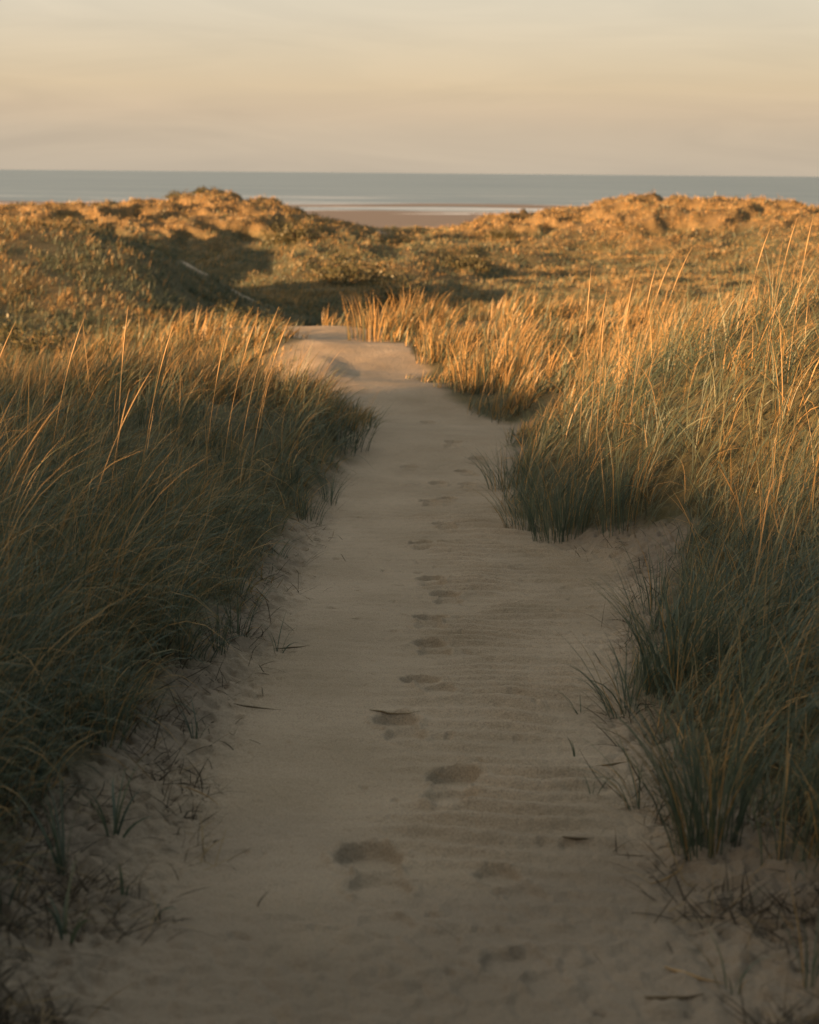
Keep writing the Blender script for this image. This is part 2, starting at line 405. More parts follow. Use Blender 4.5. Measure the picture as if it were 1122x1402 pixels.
def mesh_obj(name, verts, faces, mat, attrs=None, smooth=True, parent=None, loc=None):
    """faces: (n,4) or (n,3) integer array"""
    me = bpy.data.meshes.new(name)
    verts = np.asarray(verts, np.float32); faces = np.asarray(faces, np.int32)
    k = faces.shape[1]
    me.vertices.add(len(verts)); me.vertices.foreach_set('co', verts.ravel())
    me.loops.add(faces.size); me.loops.foreach_set('vertex_index', faces.ravel())
    me.polygons.add(len(faces))
    me.polygons.foreach_set('loop_start', np.arange(0, faces.size, k, dtype=np.int32))
    me.polygons.foreach_set('loop_total', np.full(len(faces), k, np.int32))
    if smooth:
        me.polygons.foreach_set('use_smooth', np.ones(len(faces), bool))
    me.update(calc_edges=True)
    for a, v in (attrs or {}).items():
        at_ = me.attributes.new(a, 'FLOAT', 'POINT')
        at_.data.foreach_set('value', np.asarray(v, np.float32))
    me.materials.append(mat)
    o = bpy.data.objects.new(name, me)
    COL.objects.link(o)
    if parent: o.parent = parent
    if loc is not None: o.location = loc
    return o

# ------------------------------------------------------------------ the ground
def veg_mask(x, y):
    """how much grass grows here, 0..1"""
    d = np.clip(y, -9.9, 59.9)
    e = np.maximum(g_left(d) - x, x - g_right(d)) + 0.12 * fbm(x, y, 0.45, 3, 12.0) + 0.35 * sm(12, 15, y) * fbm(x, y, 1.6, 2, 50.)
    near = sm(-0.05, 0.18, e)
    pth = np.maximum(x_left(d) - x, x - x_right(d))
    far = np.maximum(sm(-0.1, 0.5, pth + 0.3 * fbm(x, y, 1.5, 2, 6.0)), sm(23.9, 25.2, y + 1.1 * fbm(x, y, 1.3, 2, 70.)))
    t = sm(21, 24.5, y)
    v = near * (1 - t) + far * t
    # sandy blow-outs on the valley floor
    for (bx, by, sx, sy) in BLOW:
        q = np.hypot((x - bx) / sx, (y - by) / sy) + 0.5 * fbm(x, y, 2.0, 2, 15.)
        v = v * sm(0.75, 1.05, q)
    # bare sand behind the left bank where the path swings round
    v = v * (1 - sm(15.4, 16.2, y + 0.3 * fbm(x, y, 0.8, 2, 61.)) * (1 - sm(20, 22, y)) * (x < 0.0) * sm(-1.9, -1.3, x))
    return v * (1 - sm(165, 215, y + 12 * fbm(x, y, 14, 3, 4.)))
BLOW = []
for _px, _py, _a, _b in [(266, 366, 0.42, 1.5), (330, 402, 0.7, 0.6), (525, 318, 0.45, 3.0)]:
    _p = on_ground(_px, _py, 26, 140)
    print('track', _px, _py, _p)
    BLOW.append((_p[0], _p[1], _a, _b))

def far_straw_shade(x, y):
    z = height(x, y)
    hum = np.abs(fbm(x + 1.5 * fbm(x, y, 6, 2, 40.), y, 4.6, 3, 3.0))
    lo = -0.9 - 0.45 * sm(70, 82, y) - 1.15 * sm(99, 110, y)  # greener, darker grass in the hollow; part of its shade is in this colour
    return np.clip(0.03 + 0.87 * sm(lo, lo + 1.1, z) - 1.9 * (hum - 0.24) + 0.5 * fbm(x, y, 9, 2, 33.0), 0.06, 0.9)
az = np.concatenate([np.arange(-180, -60, 3.0), np.arange(-60, -17, 0.7), np.arange(-17, 17, 0.075), np.arange(17, 60, 0.7), np.arange(60, 180.01, 3.0)])
rr = [0.3]
while rr[-1] < 1400:
    r = rr[-1]
    rr.append(r + (0.08 if r < 2.6 else 0.012 if r < 8 else 0.012 * (r / 8) ** 1.3 if r < 30 else r * 0.006 if r < 60 else r * 0.0042 if r < 165 else r * 0.012 if r < 700 else r * 0.04))
rr = np.array(rr)
A, R = np.meshgrid(np.radians(az), rr, indexing='xy')
X, Y = R * np.sin(A), R * np.cos(A)
Z = height(X, Y)
nearm = (np.abs(A) < rad(24)) & (R < 32)
Z[nearm] += detail(X[nearm], Y[nearm])
nr, na = X.shape
idx = np.arange(nr * na).reshape(nr, na)
F = np.stack([idx[:-1, :-1], idx[:-1, 1:], idx[1:, 1:], idx[1:, :-1]], -1).reshape(-1, 4)
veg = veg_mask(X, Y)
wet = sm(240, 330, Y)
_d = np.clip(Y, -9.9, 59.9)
humus_shade = sm(-0.08, 0.35, np.maximum(x_left(_d) - X, X - x_right(_d)) + 0.22 * fbm(X, Y, 0.5, 3, 81.)) * (1 - sm(12, 20, Y))
humus_shade = np.maximum(humus_shade, (1 - sm(3.1, 4.6, Y + 0.8 * fbm(X, Y, 0.6, 3, 15.) - 0.9 * np.abs(X))) * 0.75)  # foreground darkening painted into the sand colour, on top of real humus
ground = mesh_obj('dune_ground', np.stack([X, Y, Z], -1).reshape(-1, 3), F[:, ::-1], M_SAND, {'veg': veg.ravel(), 'wet': wet.ravel(), 'humus_shade': humus_shade.ravel(), 'dry': (0.6 * far_straw_shade(X, Y) * sm(24, 40, Y)).ravel()})
tag(ground, kind='structure', label='sandy dune ground with the trodden footpath and ripples')

# ------------------------------------------------------------------ the sea
SEA = -8.0
def sea_material():
    m, n, l = new_mat('sea_water')
    out = N(n, 'ShaderNodeOutputMaterial'); bs = N(n, 'ShaderNodeBsdfPrincipled')
    geo = N(n, 'ShaderNodeNewGeometry')
    sp = N(n, 'ShaderNodeSeparateXYZ'); l.new(geo.outputs['Position'], sp.inputs[0])
    def noise(scale, vec, detail=3):
        mp = N(n, 'ShaderNodeMapping'); mp.inputs['Scale'].default_value = vec
        l.new(geo.outputs['Position'], mp.inputs[0])
        t = N(n, 'ShaderNodeTexNoise'); t.inputs['Scale'].default_value = scale; t.inputs['Detail'].default_value = detail
        l.new(mp.outputs[0], t.inputs['Vector'])
        return t
    band = noise(0.02, (0.25, 1.0, 1), 4)
    c = ramp(n, [(0.32, (0.095, 0.132, 0.140)), (0.68, (0.165, 0.205, 0.205))])
    l.new(band.outputs[0], c.inputs[0])
    # breakers: long broken white lines in the surf
    fo = noise(0.05, (0.22, 1.0, 1), 7)
    mr = N(n, 'ShaderNodeMapRange'); mr.inputs[1].default_value = 430; mr.inputs[2].default_value = 900
    mr.inputs[3].default_value = 0.42; mr.inputs[4].default_value = 0.70
    l.new(sp.outputs['Y'], mr.inputs[0])
    sub = N(n, 'ShaderNodeMath', operation='SUBTRACT'); l.new(fo.outputs[0], sub.inputs[0]); l.new(mr.outputs[0], sub.inputs[1])
    mu = N(n, 'ShaderNodeMath', operation='MULTIPLY', use_clamp=True); l.new(sub.outputs[0], mu.inputs[0]); mu.inputs[1].default_value = 9
    mx = N(n, 'ShaderNodeMix', data_type='RGBA'); l.new(mu.outputs[0], mx.inputs[0])
    l.new(c.outputs[0], mx.inputs[6]); mx.inputs[7].default_value = (0.56, 0.56, 0.54, 1)
    l.new(mx.outputs[2], bs.inputs['Base Color'])
    bs.inputs['Roughness'].default_value = 0.45
    bs.inputs['Specular IOR Level'].default_value = 0.22
    bp = N(n, 'ShaderNodeBump'); bp.inputs['Strength'].default_value = 0.6; bp.inputs['Distance'].default_value = 0.6
    wv = noise(0.25, (0.3, 1, 1), 4); l.new(wv.outputs[0], bp.inputs['Height']); l.new(bp.outputs[0], bs.inputs['Normal'])
    l.new(bs.outputs[0], out.inputs[0])
    return m
ys = np.concatenate([np.arange(240, 1000, 20), np.geomspace(1000, 45000, 30)])
xs = np.concatenate([-np.geomspace(30000, 300, 20), np.arange(-280, 281, 40), np.geomspace(300, 30000, 20)])
XX, YY = np.meshgrid(xs, ys)
ii = np.arange(XX.size).reshape(XX.shape)
FF = np.stack([ii[:-1, :-1], ii[:-1, 1:], ii[1:, 1:], ii[1:, :-1]], -1).reshape(-1, 4)
sea = mesh_obj('sea', np.stack([XX, YY, np.full(XX.shape, SEA)], -1).reshape(-1, 3), FF, sea_material())
tag(sea, kind='structure', label='grey blue sea with white surf along the beach')

# ------------------------------------------------------------------ grass blades
def blades(base, length, width, azim, th0, th1, tint, K=6, tipfade=0.0, r=rng, wave=0.12):
    """ribbons that leave the ground at th0 from the vertical and bow over to th0+th1 towards azim"""
    n = len(base)
    t = np.linspace(0, 1, K)[None, :]
    th = th0[:, None] + th1[:, None] * t ** 1.3
    th = np.clip(th, -2.4, 2.4)
    seg = (length / (K - 1))[:, None]
    az_ = azim[:, None] + wave * r.normal(size=(n, 1)) * np.sin(t * 3.0 + r.uniform(0, 6, (n, 1)))
    hx = np.sin(th) * np.cos(az_); hy = np.sin(th) * np.sin(az_); hz = np.cos(th)
    P = np.zeros((n, K, 3))
    for k, c in enumerate((hx, hy, hz)):
        P[:, 1:, k] = np.cumsum((c[:, :-1] + c[:, 1:]) * 0.5 * seg, 1)
    P += base[:, None, :]
    tw = r.uniform(-1.1, 1.1, (n, 1)) + r.normal(0, 0.5, (n, 1)) * t
    wa = azim[:, None] + np.pi / 2 + tw
    wdir = np.stack([np.cos(wa), np.sin(wa), r.normal(0, 0.25, (n, 1)) * np.ones_like(wa)], -1)
    w = (width[:, None] * 0.5) * np.clip(1.0 - t ** 2.2, 0.06, 1) * (0.75 + 0.25 * np.sin(np.clip(t * 4, 0, 1.57)))
    V = np.empty((n, K, 2, 3))
    V[:, :, 0] = P - wdir * w[..., None]; V[:, :, 1] = P + wdir * w[..., None]
    i = np.arange(n * K * 2).reshape(n, K, 2)
    Fq = np.stack([i[:, :-1, 0], i[:, :-1, 1], i[:, 1:, 1], i[:, 1:, 0]], -1).reshape(-1, 4)
    tt = np.clip(tint[:, None] + tipfade * t ** 2, 0, 1)
    T = np.repeat(tt, 2, axis=1).reshape(-1)
    return V.reshape(-1, 3), Fq, T

def field_sample(n, a0, a1, r0, r1, p=1.0, r=rng):
    """points spread evenly over the view: density falls with distance"""
    a = r.uniform(rad(a0), rad(a1), n)
    u = r.uniform(0, 1, n)
    if p == 0: d = r0 * (r1 / r0) ** u
    else: d = (r0 ** -p + u * (r1 ** -p - r0 ** -p)) ** (-1 / p)
    return d * np.sin(a), d * np.cos(a)

def tint_of(n, straw, x, y, r=rng):
    c = 0.27 + 0.25 * r.normal(size=n) + 0.22 * fbm(x, y, 1.3, 3, 2.0)
    s = r.uniform(0, 1, n) < straw
    c = np.where(s, r.uniform(0.6, 1.0, n), np.clip(c, 0, 0.6))
    return c

def grow(name, x, y, lmin, lmax, wfun, straw, K, label, bend=(0.7, 1.3), windspread=0.35, wind=0.12, tipfade=0.11, jit=0.12, upright=0.12, hfun=None, per=18, rad_=0.07, fan=0.5, tintadd=0.0, gap=0.35):
    """x, y: tussock centres; each throws `per` blades that fan out and bow with the wind"""
    v = veg_mask(x, y)
    cl = fbm(x, y, 0.9, 2, 22.0)
    keep = (rng.uniform(0, 1, len(x)) < v) & (rng.uniform(-0.6, 0.6, len(x)) * 0.6 + cl > -gap)
    x, y, v = x[keep], y[keep], v[keep]
    nc = len(x)
    ctint = (0.16 if rad_ < 0.11 else 0.07) * rng.normal(size=nc); clen = rng.uniform(0.62, 1.15, nc); caz = 0.3 * rng.normal(size=nc); cst = rng.uniform(0.3, 1.7, nc)
    R_ = rad_ * (rng.uniform(0.6, 1.4, nc)) * (1 if np.isscalar(rad_) else 1)
    i = np.repeat(np.arange(nc), per); n = len(i)
    a = rng.uniform(-np.pi, np.pi, n); q = np.sqrt(rng.uniform(0, 1, n))
    sc = np.maximum(1.0, np.hypot(x, y)[i] / 12.0) ** 0.8
    X, Y = x[i] + R_[i] * sc * q * np.cos(a), y[i] + R_[i] * sc * q * np.sin(a)
    v = v[i]
    z = height(X, Y) - 0.02
    L = rng.uniform(lmin, lmax, n) * clen[i] * (0.5 + 0.5 * v) * (0.86 + 0.3 * fbm(X, Y, 1.1, 2, 9.0))
    L *= 0.55 + 0.45 * rng.uniform(0, 1, n) ** 0.5
    if hfun is not None: L = L * hfun(X, Y)
    wd = wfun(np.hypot(X, Y)) * rng.uniform(0.6, 1.3, n)
    wz = wind + 0.55 * fbm(X, Y, 1.6, 2, 14.0) + caz[i] + windspread * rng.normal(size=n)
    st_ = np.abs(rng.normal(1.0, 0.35, n))
    dx = st_ * np.cos(wz) + fan * q * np.cos(a); dy = st_ * np.sin(wz) + fan * q * np.sin(a)
    odd = rng.uniform(0, 1, n) < 0.10
    azm = np.where(odd, rng.uniform(-3.1, 3.1, n), np.arctan2(dy, dx)); mag = np.clip(np.hypot(dx, dy), 0.1, 1.6)
    th0 = upright + 0.18 * q * mag + jit * rng.normal(size=n)
    th1 = rng.uniform(*bend, n) * mag
    dead = rng.uniform(0, 1, n) < (0.10 if K > 6 else 0.0)
    L = np.where(dead, L * 0.6, L); th0 = np.where(dead, rng.uniform(0.7, 1.45, n), th0); th1 = np.where(dead, rng.uniform(0, 0.6, n), th1); azm = np.where(dead, rng.uniform(-3.1, 3.1, n), azm)
    lng = (rng.uniform(0, 1, n) < 0.035) & ~dead
    L = np.where(lng, L * 1.25, L)
    st = straw(X, Y) if callable(straw) else straw
    tint = np.clip(tint_of(n, np.clip(st * cst[i], 0, 0.95), X, Y) + ctint[i] + tintadd, 0, 1)
    print(name, n)
    tint = np.where(dead, rng.uniform(0.62, 0.8, n), tint)
    V, Fq, T = blades(np.stack([X, Y, z], 1), L, wd, azm, th0, th1, np.where(lng, rng.uniform(0.6, 1.0, n), tint), K, tipfade)
    o = mesh_obj(name, V, Fq, M_GRASS, {'tint': T})
    tag(o, label, 'grass', None, 'stuff')
    return o

def edge_len(x, y):
    """shorter where the bank meets the sand"""
    d = np.clip(y, -9.9, 59.9)
    e = np.maximum(g_left(d) - x, x - g_right(d))
    return (0.55 + 0.3 * sm(9, 12, y) * (x < 0) + 0.45 * sm(0.0, 0.5, e)) * (1 - 0.5 * sm(14.6, 16.0, y) * (1 - sm(20, 23, y)) * (x < 0.1))

# near banks
x, y = field_sample(6200, -34, 3, 2.4, 15, 0.35)
k = x < (x_left(np.clip(y, -9, 59)) + x_right(np.clip(y, -9, 59))) / 2
grow('marram_grass', x[k], y[k], 0.56, 0.88, lambda d: np.maximum(0.0042, 0.00050 * d), 0.10, 8,
     'dense green marram grass bowed by the wind on the bank left of the path', hfun=lambda x, y: edge_len(x, y) * (1 - 0.36 * sm(7.5, 10.5, y)), bend=(0.7, 2.0), per=16, fan=0.65, windspread=0.5, gap=0.26)
x, y = field_sample(6200, -3, 34, 2.4, 14.5, 0.3)
k = x > (x_left(np.clip(y, -9, 59)) + x_right(np.clip(y, -9, 59))) / 2
grow('marram_grass', x[k], y[k], 0.55, 0.90, lambda d: np.maximum(0.0042, 0.00050 * d),
     lambda x, y: 0.08 + 0.18 * sm(0.5, 2.2, x - g_right(y)), 8,
     'dense marram grass with straw tips on the high bank right of the path', hfun=edge_len, bend=(0.8, 2.25), per=16, fan=0.85, windspread=0.55, gap=0.24)
# golden grass farther along
x, y = field_sample(5200, -18, 26, 13.5, 30, 0.2)
grow('marram_grass', x, y, 0.30, 0.54, lambda d: 0.00058 * d, 0.50, 6,
     'golden sunlit marram grass where the path bends out of sight', bend=(0.3, 1.1), hfun=edge_len, per=22, rad_=0.10, gap=0.22)
# valley and far dunes
x, y = field_sample(22000, -21, 21, 26, 70, 0.0)
grow('marram_grass', x, y, 0.20, 0.42, lambda d: 0.00042 * d, far_straw_shade, 4,
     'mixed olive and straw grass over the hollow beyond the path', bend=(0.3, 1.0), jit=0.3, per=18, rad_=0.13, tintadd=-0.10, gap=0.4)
x, y = field_sample(52000, -20, 20, 62, 185, -0.4)
grow('marram_grass', x, y, 0.14, 0.38, lambda d: 0.00040 * d, far_straw_shade, 3,
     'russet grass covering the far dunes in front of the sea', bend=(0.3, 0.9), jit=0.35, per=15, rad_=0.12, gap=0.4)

t_ = rng.uniform(-26, 40, 2600); s_ = -15 + rng.normal(0, 1.6, 2600)  # unseen grass added on the back dune, frays its shadow edge
xb, yb = U[0] * s_ - U[1] * t_, U[1] * s_ + U[0] * t_
_vm = veg_mask
veg_mask = lambda x, y: np.ones(np.shape(x))
grow('marram_grass', xb, yb, 0.6, 1.2, lambda d: 0.012 + 0 * d, 0.4, 4,
     'unseen tall marram grass added on the back dune to soften its shadow edge', per=8, rad_=0.2, bend=(0.3, 1.0))
veg_mask = _vm

# ------------------------------------------------------------------ single tufts on the sand
def tuft(label, px, py, h, n, spread, fan, wind=0.25, straw=0.12, w=0.0042, group=None, base=None, lean=0.0, name='grass_tuft', tintadd=0.0):
    p = on_ground(px, py) if base is None else base
    r = np.random.default_rng(int(px * 7 + py * 13))
    a = r.uniform(0, 2 * np.pi, n); q = spread * np.sqrt(r.uniform(0, 1, n))
    bx, by = q * np.cos(a), q * np.sin(a)
    bz = height(p[0] + bx, p[1] + by) - p[2] - 0.015
    L = h * r.uniform(0.5, 1.1, n)
    out = a + r.normal(0, 0.5, n)
    dx = fan * np.cos(out) + wind + lean; dy = fan * np.sin(out)
    azm = np.arctan2(dy, dx); mag = np.hypot(dx, dy)
    th0 = 0.25 * mag + r.normal(0, 0.08, n)
    th1 = mag * r.uniform(0.5, 1.3, n) + r.uniform(0, 0.25, n)
    tint = np.where(r.uniform(0, 1, n) < straw, r.uniform(0.6, 1, n), np.clip(0.2 + tintadd + 0.13 * r.normal(size=n), 0, 0.6))
    V, Fq, T = blades(np.stack([bx, by, bz], 1), L, w * r.uniform(0.7, 1.2, n), azm, th0, th1, tint, 7, 0.12, r)
    o = mesh_obj(name, V, Fq, M_GRASS, {'tint': T}, loc=p)
    tag(o, label, 'grass tuft', group)
    return o
GR, GL = 'grass tufts beside the path on the right', 'grass tufts beside the path on the left'
tuft('tall dark green grass tuft standing on its own sand hump in the right foreground', 968, 1162, 0.60, 150, 0.085, 0.75, -0.05, 0.12, group=GR)
tuft('thin green tuft of few blades just behind the tall foreground tuft', 1072, 1178, 0.45, 26, 0.05, 0.45, 0.1, 0.25, group=GR)
tuft('small low tuft leaning left over the sand at the foot of the foreground tuft', 872, 1108, 0.34, 16, 0.02, 0.8, -0.55, 0.15, group=GR)
tuft('upright dark tuft with many blades at the right edge of the rippled sand', 925, 945, 0.54, 130, 0.10, 0.65, -0.08, 0.12, group=GR)
tuft('spreading tuft throwing long blades left across the rippled sand', 852, 975, 0.40, 28, 0.05, 0.8, -0.45, 0.18, group=GR)
tuft('tiny star of three or four blades alone on the rippled sand', 793, 977, 0.15, 5, 0.01, 1.2, -0.1, 0.0, group=GR)
tuft('single short green sprig upright on the rippled sand', 788, 1036, 0.11, 3, 0.006, 0.5, 0.0, 0.0, group=GR)
tuft('short sprig beside a fallen stem right of the rippled sand', 812, 1092, 0.12, 4, 0.008, 0.8, 0.2, 0.2, group=GR)
tuft('sparse dark sprig with crossed blades in the bottom right corner', 1000, 1352, 0.20, 8, 0.02, 1.0, 0.1, 0.25, group=GR)
tuft('thin pale sprig at the right edge of the bottom corner', 1108, 1345, 0.28, 7, 0.02, 0.7, -0.1, 0.4, group=GR)
tuft('straw coloured bent sprig on the slope below the foreground tuft', 1010, 1240, 0.24, 5, 0.015, 0.7, 0.1, 0.7, group=GR)
tuft('large dark green tuft at the toe of the right bank where the path narrows', 768, 736, 0.60, 170, 0.15, 0.65, 0.0, 0.10, group=GR)
tuft('low wispy tuft leaning out over the path at the toe of the right bank', 716, 728, 0.42, 70, 0.10, 0.7, -0.45, 0.10, group=GR)
tuft('dark tuft just right of the large tuft at the toe of the right bank', 850, 722, 0.58, 75, 0.11, 0.38, 0.1, 0.14, group=GR)
tuft('bushy tuft on the corner above the toe of the right bank', 690, 672, 0.40, 60, 0.10, 0.6, -0.35, 0.12, group=GR)
tuft('small tuft alone at the back of the sandy bay on the right', 898, 835, 0.42, 30, 0.05, 0.45, 0.0, 0.15, group=GR)

tuft('star shaped sprig of six dark blades low in the left foreground', 92, 1288, 0.20, 8, 0.012, 0.9, 0.0, 0.0, w=0.0085, group=GL)
tuft('dark upright sprig above the star shaped one on the left slope', 88, 1195, 0.27, 8, 0.015, 0.55, 0.05, 0.0, w=0.0085, group=GL)
tuft('small two bladed sprig on the sand in the left foreground', 172, 1228, 0.15, 5, 0.01, 0.9, 0.2, 0.0, w=0.008, group=GL)
tuft('tiny flattened sprig nearest the bottom middle on the left slope', 206, 1258, 0.11, 4, 0.01, 1.1, 0.5, 0.0, w=0.008, group=GL)
tuft('flat spreading sprig pressed to the sand left of the path', 156, 1147, 0.24, 8, 0.015, 1.2, 0.5, 0.0, w=0.0085, group=GL)
tuft('tall dark sprig of many blades standing out from the left bank', 150, 1022, 0.36, 22, 0.03, 0.55, 0.1, 0.05, w=0.0048, group=GL)
tuft('sprig of broad dark blades at the left edge of the picture', 6, 1242, 0.30, 9, 0.02, 0.7, 0.3, 0.0, w=0.006, group=GL)
tuft('short sprig halfway up the littered left slope', 268, 1010, 0.15, 6, 0.012, 0.9, 0.1, 0.0, group=GL)
tuft('thin dark sprig where the left bank starts to rise', 300, 888, 0.30, 16, 0.03, 0.6, 0.1, 0.05, group=GL)
tuft('wispy dark tuft beside the thin sprig at the foot of the left bank', 328, 874, 0.36, 22, 0.04, 0.6, 0.15, 0.05, group=GL)
tuft('little tuft of crossed blades reaching onto the path from the left', 382, 892, 0.20, 8, 0.015, 1.0, 0.5, 0.0, group=GL)
tuft('sprig arching over the sand in front of the left bank', 250, 868, 0.34, 22, 0.04, 0.6, 0.1, 0.08, group=GL)
tuft('low dark tuft at the inner corner of the left bank', 424, 712, 0.34, 40, 0.09, 0.6, 0.25, 0.08, group=GL)
tuft('small spiky tuft just beyond the inner corner of the left bank', 452, 690, 0.30, 26, 0.06, 0.7, 0.25, 0.05, group=GL)
tuft('green tuft nodding over the path where the left bank ends', 480, 612, 0.50, 80, 0.14, 0.5, 0.35, 0.12, group=GL)
GM = 'golden tussocks along the far bend of the path'
tuft('golden tussock standing in the sand where the path bends left', 520, 466, 0.62, 190, 0.42, 0.5, 0.2, 0.75, w=0.011, group=GM, name='grass_tussock')
tuft('golden tussock right behind the one at the bend, against dark hollow', 565, 452, 0.60, 160, 0.36, 0.5, 0.2, 0.75, w=0.011, group=GM, name='grass_tussock')
tuft('bright golden tussock with sand showing under it on the far right bank', 652, 534, 0.60, 130, 0.26, 0.45, 0.15, 0.75, w=0.009, group=GM, name='grass_tussock')
tuft('golden tussock right of the bright one, against the dark bank', 700, 520, 0.66, 130, 0.28, 0.45, 0.2, 0.6, w=0.009, group=GM, name='grass_tussock')
tuft('golden tussock at the pale corner of the far right bank', 606, 492, 0.58, 120, 0.30, 0.5, 0.15, 0.75, w=0.010, group=GM, name='grass_tussock')

# ------------------------------------------------------------------ tall seed stalks
def tube(P, rads, sides=5):
    P = np.asarray(P, float); n = len(P)
    T = np.gradient(P, axis=0); T /= np.linalg.norm(T, axis=1, keepdims=True)
    a = np.cross(T, [0.3, 0.9, 0.1]); a /= np.linalg.norm(a, axis=1, keepdims=True)
    b = np.cross(T, a)
    ang = np.linspace(0, 2 * np.pi, sides, endpoint=False)
    V = P[:, None] + np.asarray(rads)[:, None, None] * (a[:, None] * np.cos(ang)[None, :, None] + b[:, None] * np.sin(ang)[None, :, None])
    i = np.arange(n * sides).reshape(n, sides)
    j = np.roll(i, -1, 1)
    Fq = np.stack([i[:-1], j[:-1], j[1:], i[1:]], -1).reshape(-1, 4)
    return V.reshape(-1, 3), Fq
def stalk(label, px, py, d, lean=0.22, group=None, thick=1.0):
    tip = at(px, py, d)
    r = np.random.default_rng(int(px * 3 + py * 5))
    bx, by = tip[0] - lean, tip[1] - r.uniform(-0.1, 0.1)
    b = np.array([bx, by, float(height(bx, by)) - 0.02])
    t = np.linspace(0, 1, 14)[:, None]
    mid = b + np.array([lean * 0.22, 0, (tip[2] - b[2]) * 0.60])
    P = (1 - t) ** 2 * b + 2 * t * (1 - t) * mid + t ** 2 * tip - b
    root = bpy.data.objects.new('seed_stalk', None); root.empty_display_size = 0.05
    COL.objects.link(root); root.location = b
    tag(root, label, 'grass stalk', group)
    w = 0.0014 * thick * (d / 9) ** 0.7
    V, Fq = tube(P, np.linspace(1.2, 0.7, 14) * w)
    mesh_obj('stem', V, Fq, M_STRAW, {'tint': np.full(len(V), r.uniform(0.2, 0.9))}, parent=root)
    s = t[8:, 0]; u = (s - s[0]) / (s[-1] - s[0])
    tt = np.linspace(t[9, 0], 1.0, 9)[:, None]
    Q = (1 - tt) ** 2 * b + 2 * tt * (1 - tt) * mid + tt ** 2 * tip - b
    prof = np.array([0.6, 1.4, 2.2, 2.6, 2.7, 2.3, 1.7, 1.0, 0.3]) * w * r.uniform(0.95, 1.15, 9)
    V, Fq = tube(Q, prof, 6)
    mesh_obj('seed_head', V, Fq, M_STRAW, {'tint': r.uniform(0.2, 1.0, len(V))}, parent=root)
SL, SR = 'seed stalks above the left bank', 'seed stalks above the right bank'
for lab, px, py, d, ln in [
    ('bowed seed stalk leftmost above the left bank at the edge', 22, 440, 7.0, 0.22),
    ('tallest straight seed stalk above the left bank', 176, 418, 7.6, 0.08),
    ('second tall seed stalk, bowed, between leftmost and tallest ones', 116, 434, 7.4, 0.20),
    ('single curved seed stalk right of the tallest on the left bank', 240, 440, 8.0, 0.2),
    ('short seed stalk in the middle of the left bank top', 310, 458, 8.6, 0.14),
    ('seed stalk at the left of the sunlit cluster on the left bank end', 352, 436, 9.5, 0.22),
    ('highest seed stalk of the sunlit cluster at the left bank end', 382, 420, 9.8, 0.25),
    ('rightmost bowed seed stalk of the left bank, against the pale sand', 398, 434, 10.0, 0.25),
    ('low straw stalk standing out of the green slope of the left bank', 178, 532, 6.4, 0.12),
    ('long straw stalk slanting over the dark middle of the left bank', 212, 500, 6.0, 0.30),
    ('seed stalk bowed low over the left bank near the edge', 85, 548, 5.4, 0.32)]:
    stalk(lab, px, py, d, ln, SL)
for lab, px, py, d, ln in [
    ('tallest upright seed stalk, leftmost on the right bank', 810, 366, 10.2, 0.05),
    ('thinner upright stalk just right of the tallest right bank stalk', 832, 394, 10.2, 0.08),
    ('short upright stalk behind the two leftmost right bank stalks', 828, 430, 10.0, 0.03),
    ('first of the paired stalks on the right bank crest', 870, 374, 10.6, 0.12),
    ('second of the paired stalks on the right bank crest', 900, 360, 10.8, 0.14),
    ('slanting stalk right of the pair on the right bank crest', 922, 350, 11.0, 0.24),
    ('long leaning stalk in the middle of the right bank crest', 948, 338, 11.0, 0.28),
    ('curved stalk on the right bank crest against the far dune', 1055, 312, 10.5, 0.18),
    ('stalk highest on the right bank near the picture edge', 1092, 298, 10.2, 0.16),
    ('stalk at the very right edge of the right bank crest', 1114, 296, 10.0, 0.12),
    ('straw stalk standing in the dark grass of the right slope', 1064, 650, 6.8, 0.12),
    ('bent straw stalk low in the right bank above the foreground tuft', 985, 640, 7.2, -0.18)]:
    stalk(lab, px, py, d, ln, SR)

# ------------------------------------------------------------------ fallen stems lying on the sand
def fallen(label, px, py, length, ang, curvy, mat, w=0.004, group='fallen stems on the sand'):
    p = on_ground(px, py)
    t = np.linspace(-0.5, 0.5, 11)
    x = t * length * math.cos(ang) - curvy * (t ** 2) * math.sin(ang) * length
    y = t * length * math.sin(ang) + curvy * (t ** 2) * math.cos(ang) * length
    zg = height(p[0] + x, p[1] + y) + detail(p[0] + x, p[1] + y) - p[2]
    zz = np.maximum(zg[0] + (zg[-1] - zg[0]) * (t + 0.5), np.mean(zg)) + 0.003 + 0.3 * np.maximum(zg - np.mean(zg), 0)
    V, Fq = tube(np.stack([x, y, zz], 1), w * np.clip(1.15 - 1.9 * np.abs(t + 0.1), 0.2, 1), 5)
    o = mesh_obj('fallen_stem', V, Fq, mat, {'tint': np.full(len(V), 0.62 + 0.3 * ((px * 7) % 10) / 10)}, loc=p)
    tag(o, label, 'fallen stem', group)
fallen('dark twig lying across a footprint in the middle of the path', 538, 980, 0.17, -0.25, 0.5, M_LITTER, 0.0035)
fallen('golden dry leaf lying in the bottom right corner', 948, 1340, 0.13, -0.6, 0.2, M_STRAW, 0.005)
fallen('pale curved straw on the left side of the path', 282, 1098, 0.14, -0.5, -0.9, M_STRAW, 0.0022)
fallen('dark stem lying on the rippled sand below the foreground tuft', 792, 1156, 0.08, 0.0, 0.4, M_LITTER, 0.004)
fallen('long brown stem pointing at the spreading tuft on the right', 838, 1048, 0.13, 0.35, 0.1, M_LITTER, 0.003)
fallen('pale dry stem bent on the slope under the foreground tuft', 925, 1200, 0.20, 1.0, 0.4, M_STRAW, 0.003)
